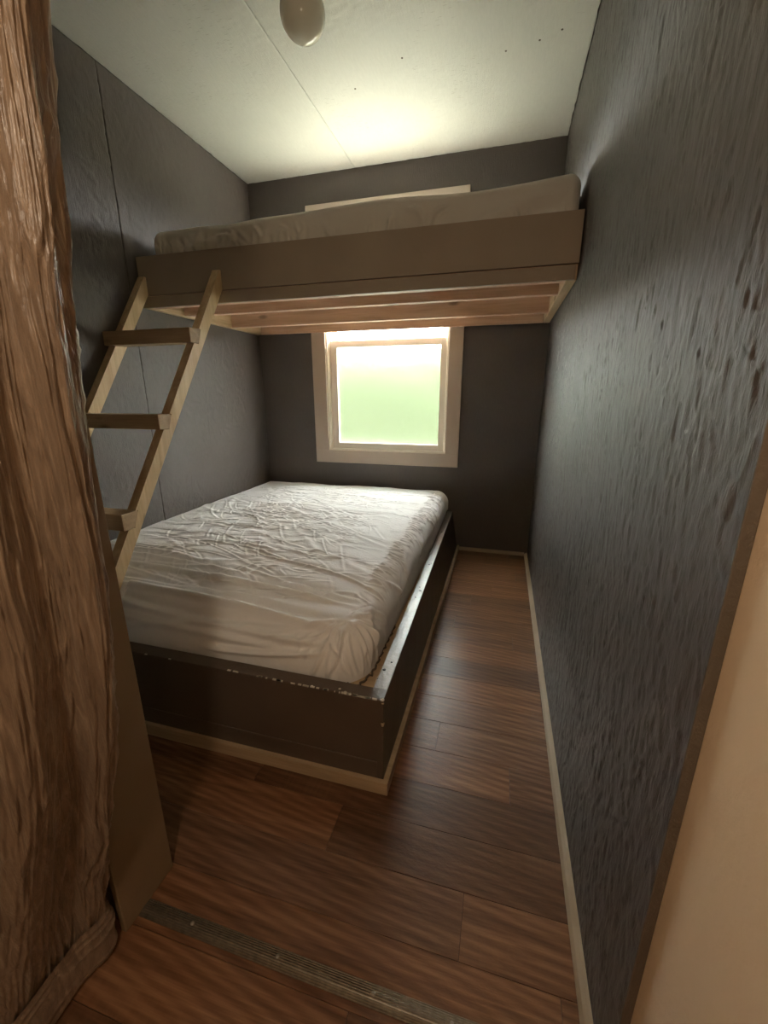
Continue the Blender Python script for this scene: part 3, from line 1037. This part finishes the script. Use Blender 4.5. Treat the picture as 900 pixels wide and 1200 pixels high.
def upper_mattress():
    x0, x1, y0, y1 = -1.915, -0.018, -1.030, -0.045
    top, bot = 1.838, 1.667
    U, V, P = draped_box(x0, x1, y0, y1, top, bot, (0.055, 0.05, 0.03, 0.03), 430, 270, crown=0.006)
    h = np.zeros_like(U)
    r = np.random.default_rng(8)

    def cr(*a, **k):
        nonlocal h
        h += crease(U, V, *a, **k)
    vf = y0 - 0.02          # just over the front rim in the unrolled sheet
    # slanting folds in the hanging front, gathered at the left part
    for _ in range(44):
        xa = r.uniform(-1.93, -1.15) if r.random() < 0.7 else r.uniform(-1.2, -0.1)
        L = r.uniform(0.06, 0.16)
        ang = r.choice([-2.2, -1.9, -1.5, -1.1, -0.7]) + r.normal(0, 0.15)
        va = vf - r.uniform(0.0, 0.06)
        cr(xa, va, xa + math.cos(ang) * L, va + math.sin(ang) * L, r.uniform(0.006, 0.012), r.uniform(0.007, 0.014), bend=r.normal(0, 0.15))
    for (xa, va, xb4, vb, w, am) in ((-1.80, vf - .01, -1.73, vf - .14, .010, .012), (-1.45, vf - .01, -1.36, vf - .11, .011, .012), (-1.30, vf - .02, -1.38, vf - .13, .010, .012),
                                      (-0.50, vf - 0.13, -0.10, vf - 0.02, .018, .009), (-0.42, vf - 0.15, -0.06, vf - 0.09, .014, .008), (-1.9, vf - .12, -1.5, vf - .03, .012, .006)):
        cr(xa, va, xb4, vb, w, am, bend=0.06)
    for _ in range(50):
        cx, cy = r.uniform(-1.85, -0.1), r.uniform(-0.98, -0.1)
        L = r.uniform(0.08, 0.3)
        a = r.normal(0, 0.7)
        cr(cx - L / 2 * math.cos(a), cy - L / 2 * math.sin(a), cx + L / 2 * math.cos(a), cy + L / 2 * math.sin(a), 0.009, 0.005, bend=r.normal(0, .1))
    h += 0.008 * (value_noise(U * 6 + 9, V * 6 + 40, 41) - 0.5)
    N_ = grid_normals(P)
    lim = np.clip((P[..., 2] - bot) / 0.02, 0, 1)
    rightlim = np.clip((x1 + 0.012 - P[..., 0]) / 0.03, 0, 1)
    back = np.clip((y1 + 0.01 - P[..., 1]) / 0.03, 0, 1)
    P = P + N_ * (h * lim * rightlim * back)[..., None]
    # the right end stands up a little, the middle sags
    lift = 0.030 * np.clip((P[..., 0] + 0.42) / 0.40, 0, 1) ** 1.5 + 0.012 + 0.020 * np.exp(-((P[..., 0] + 0.85) / 0.45) ** 2)
    P[..., 2] += lift * np.clip((P[..., 2] - bot) / 0.12, 0, 1)
    P[..., 1] = np.maximum(P[..., 1], LF + 0.021)
    P[..., 0] = np.minimum(P[..., 0], -0.006)
    t = empty('mattress', (-0.97, -0.54, 1.667))
    tag(t, 'thin mattress in a cream fitted sheet lying on the raised loft bunk', 'mattress')
    grid_mesh('fitted_sheet', P, M['sheet_upper'], t)
    box('mattress_core', (x0 + 0.06, y0 + 0.05, 1.6665), (x1 - 0.06, y1 - 0.05, 1.78), M['ticking'], t)


upper_mattress()

# ------------------------------------------------------------------ ladder
ladder = empty('ladder', (-1.76, -1.88, 0.40))
tag(ladder, 'homemade pine ladder leaning from the lower mattress to the loft front board', 'ladder')
fz = lambda y: 1.02 + 1.46 * (y + 1.5)       # front edge line of the rails
bz = lambda y: 0.93 + 1.46 * (y + 1.5)       # back edge line
fy = lambda z: (z - 1.02) / 1.46 - 1.5
by = lambda z: (z - 0.93) / 1.46 - 1.5
YT = LF - 0.0015
ZE = 0.398
rungs = ((1.315, 1.375), (0.968, 1.026), (0.622, 0.684))
for xa, xb5 in ((-1.990, -1.952), (-1.568, -1.530)):
    poly = [(YT, bz(YT)), (YT, fz(YT) - 0.012), (YT - 0.010, fz(YT) - 0.010)]
    # shallow housings for the rungs in the front edge
    for z0, z1 in rungs:
        zt, zl = z1 + 0.001, z0 - 0.001
        dpt = 0.012
        poly += [(fy(zt), zt), (fy(zt) + dpt, zt), (fy(zl) + dpt + 0.018, zl), (fy(zl), zl)]
    poly += [(fy(ZE), ZE), (by(ZE), ZE)]
    prism('rail', poly, 'x', xa, xb5, M['pine_rail'], ladder, 0.0)
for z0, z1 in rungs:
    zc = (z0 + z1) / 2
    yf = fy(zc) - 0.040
    o = box('rung', (-1.9955, yf, z0), (-1.5305, fy(z1) + 0.010, z1), M['pine_rung_shaded'], ladder, 0.0045, 2)

# ------------------------------------------------------------------ metal strip in the doorway
th = empty('threshold_strip', (-0.46, -2.435, 0))
tag(th, 'ribbed metal threshold strip screwed to the floor across the doorway', 'threshold')
prof = []
yA, yB = -2.4525, -2.4175
prof.append((yA, 0.0004))
nr = 9
for k in range(nr):
    u0 = yA + (yB - yA) * (k + 0.15) / nr
    u1 = yA + (yB - yA) * (k + 0.5) / nr
    u2_ = yA + (yB - yA) * (k + 0.85) / nr
    arch = 0.0036 * (1 - (2 * (k + 0.5) / nr - 1) ** 2) + 0.0014
    prof += [(u0, arch - 0.0004), (u1, arch + 0.0006), (u2_, arch - 0.0004)]
prof.append((yB, 0.0004))
prism('ribbed_plate', prof, 'x', JAMB_X + 0.001, -0.022, M['threshold'], th)
for x in (-0.80, -0.595, -0.392, -0.243, -0.07):
    lathe('screw', [(0.0042, 0.003), (0.0042, 0.0056), (0.0025, 0.0068), (0, 0.0069)], (x, -2.4335, 0), M['steel'], th, 12)

# ------------------------------------------------------------------ ceiling globe light (switched off)
gl = empty('ceiling_light', (-1.003, -1.205, H))
tag(gl, 'unlit cream glass globe light hanging from the white ceiling', 'light')
gc = (-1.003, -1.205, 2.372)
R_ = 0.078
prof = []
for k in range(0, 26):
    a = -math.pi / 2 + (math.pi * 0.5 + 1.12) * k / 25
    prof.append((max(0.0, R_ * math.cos(a)) if k else 0.0, R_ * math.sin(a)))
g_ = lathe('glass_globe', prof, gc, M['opal'], gl, 48)
lathe('fitter', [(0.036, 0.066), (0.040, 0.068), (0.042, 0.078), (0.050, 0.0875)], gc, M['vinyl'], gl, 32)

# ------------------------------------------------------------------ curtain
def make_curtain():
    nu, nz = 330, 480
    s = np.linspace(0, 1, nu)[:, None]           # along the cloth, 0 = free edge
    z = np.linspace(0.085, 2.09, nz)[None, :]
    q = np.clip((z - 0.1) / 1.4, 0, 1.25)

    # plan curves: control points at the floor and at 1.5 m
    lo = np.array([(-0.990, -2.502), (-0.960, -2.500), (-0.930, -2.510), (-0.936, -2.570), (-0.944, -2.68), (-0.955, -2.82), (-0.99, -2.93)])
    hi = np.array([(-0.790, -2.430), (-0.742, -2.450), (-0.722, -2.494), (-0.750, -2.545), (-0.80, -2.59), (-0.87, -2.635), (-0.98, -2.68)])
    tt = np.array([0, 0.07, 0.14, 0.3, 0.5, 0.75, 1.0])

    def spl(P, k):
        x = np.interp(np.linspace(0, 1, nu), tt, P[:, k])
        ker = np.hanning(21)
        ker /= ker.sum()
        xp = np.concatenate([np.full(10, x[0]), x, np.full(10, x[-1])])
        return np.convolve(xp, ker, 'valid')[:, None]
    qe = q ** 0.9
    # edge line measured: leans in steadily, quicker near the floor
    bow = 0.020 * np.sin(np.pi * np.clip(q, 0, 1)) + 0.039 * np.exp(-((z - 0.66) / 0.33) ** 2)
    X = spl(lo, 0) * (1 - qe) + spl(hi, 0) * qe + bow
    Y = spl(lo, 1) * (1 - qe) + spl(hi, 1) * qe
    P = np.stack([X, Y, z * np.ones_like(X)], -1)
    N_ = grid_normals(P)
    if N_[nu // 2, nz // 2, 0] < 0:
        N_ *= -1
    cloth = s * 0.50
    S_, Z_ = cloth * np.ones_like(X), z * np.ones_like(X)
    wob = 0.03 * (value_noise(Z_ * 2.3, S_ * 3 + 2, 51) - 0.5)
    low = 0.25 + 0.75 * np.clip((Z_ - 0.12) / 0.35, 0, 1)
    h = 0.020 * np.cos((S_ + wob - 0.085) * 2 * np.pi / 0.135) * np.clip((S_ - 0.05) / 0.05, 0, 1) * low - 0.012
    h += 0.010 * (value_noise(S_ * 14 + 3, Z_ * 2.0, 52) - 0.5)
    warp = 0.9 * value_noise(S_ * 25, Z_ * 9, 53)
    for f, fz_, am, sd in ((70, 4.0, 0.0062, 54), (150, 8, 0.0052, 55), (260, 20, 0.0030, 56)):
        n = value_noise(S_ * f + warp * 2.2, Z_ * fz_ + warp, sd)
        h += am * (1 - np.abs(2 * n - 1)) ** 2
    fade = np.clip(S_ / 0.012, 0.15, 1)
    P = P + N_ * (h * fade)[..., None]
    t = empty('curtain', (-0.93, -2.68, 0.0))
    tag(t, 'copper brown crushed taffeta curtain pulled aside at the doorway', 'curtain')
    grid_mesh('cloth', P, M['curtain'], t)
    # hem band, folded double and hanging stiffly
    nz2 = 70
    z2 = np.linspace(0.012, 0.118, nz2)[None, :]
    ker2 = np.hanning(61); ker2 /= ker2.sum()
    sm = lambda a: np.convolve(np.concatenate([np.full(30, a[0]), a, np.full(30, a[-1])]), ker2, 'valid')
    base = np.stack([sm(P[:, 6, 0]), sm(P[:, 6, 1])], -1)[:, None, :]
    off = N_[:, 6:7, :2]
    bul = 0.007 + 0.006 * np.sin(np.pi * (z2 - 0.012) / 0.106)
    HP = np.zeros((nu, nz2, 3))
    S2 = cloth * np.ones((nu, nz2))
    Z2 = z2 * np.ones((nu, nz2))
    wr = 0.004 * (1 - np.abs(2 * value_noise(S2 * 9 + 5, Z2 * 60, 61) - 1)) ** 2 + 0.005 * (value_noise(S2 * 6, Z2 * 40 + 4, 62) - .5)
    HP[..., 0] = base[..., 0] + off[..., 0] * (bul + wr)
    HP[..., 1] = base[..., 1] + off[..., 1] * (bul + wr)
    HP[..., 2] = Z2 + 0.006 * (value_noise(S2 * 5, Z2 * 0, 63) - 0.3)
    hm = grid_mesh('hem', HP, M['curtain'], t)
    hm['label'] = 'wide folded hem band'
    # rod above the doorway
    rod = []
    ring_pts = [(-0.66, -2.50), (-0.72, -2.53), (-0.80, -2.57), (-0.90, -2.63), (-0.985, -2.68), (-1.049, -2.70)]
    bm = bmesh.new()
    prev = None
    for k, p in enumerate(ring_pts):
        cur = [bm.verts.new((p[0], p[1] + 0.009 * math.cos(a), 2.105 + 0.009 * math.sin(a))) for a in np.linspace(0, 2 * math.pi, 11)[:-1]]
        if prev:
            for j in range(10):
                bm.faces.new((prev[j], prev[(j + 1) % 10], cur[(j + 1) % 10], cur[j]))
        prev = cur
    bmesh.ops.recalc_face_normals(bm, faces=bm.faces)
    finish('rod', bm, M['steel'], t, True)


make_curtain()

# ------------------------------------------------------------------ lamp in the entry behind the viewer
LX, LY, LZ = -0.42, -3.14, 1.56
lamp = empty('entry_pendant_lamp', (LX, LY, H))
tag(lamp, 'warm bare bulb pendant in the entry behind the viewer', 'lamp')
lathe('canopy', [(0.0, -0.03), (0.045, -0.028), (0.055, -0.012), (0.055, 0.0)], (LX, LY, H), M['vinyl'], lamp, 32)
lathe('cord', [(0.003, LZ + 0.13 - H), (0.003, -0.028)], (LX, LY, H), M['vinyl'], lamp, 10)
lathe('socket', [(0.0, 0.13), (0.012, 0.13), (0.018, 0.115), (0.018, 0.06), (0.0, 0.06)], (LX, LY, LZ), M['vinyl'], lamp, 20)
ld = bpy.data.lights.new('bulb', 'POINT')
ld.energy = HALL_LAMP_W
ld.color = (1.0, 0.80, 0.58)
ld.shadow_soft_size = 0.045
lo_ = bpy.data.objects.new('bulb', ld)
C.objects.link(lo_)
lo_.location = (LX, LY, LZ)
lo_.parent = lamp
lo_.matrix_parent_inverse = Matrix.Translation(lamp.location).inverted()
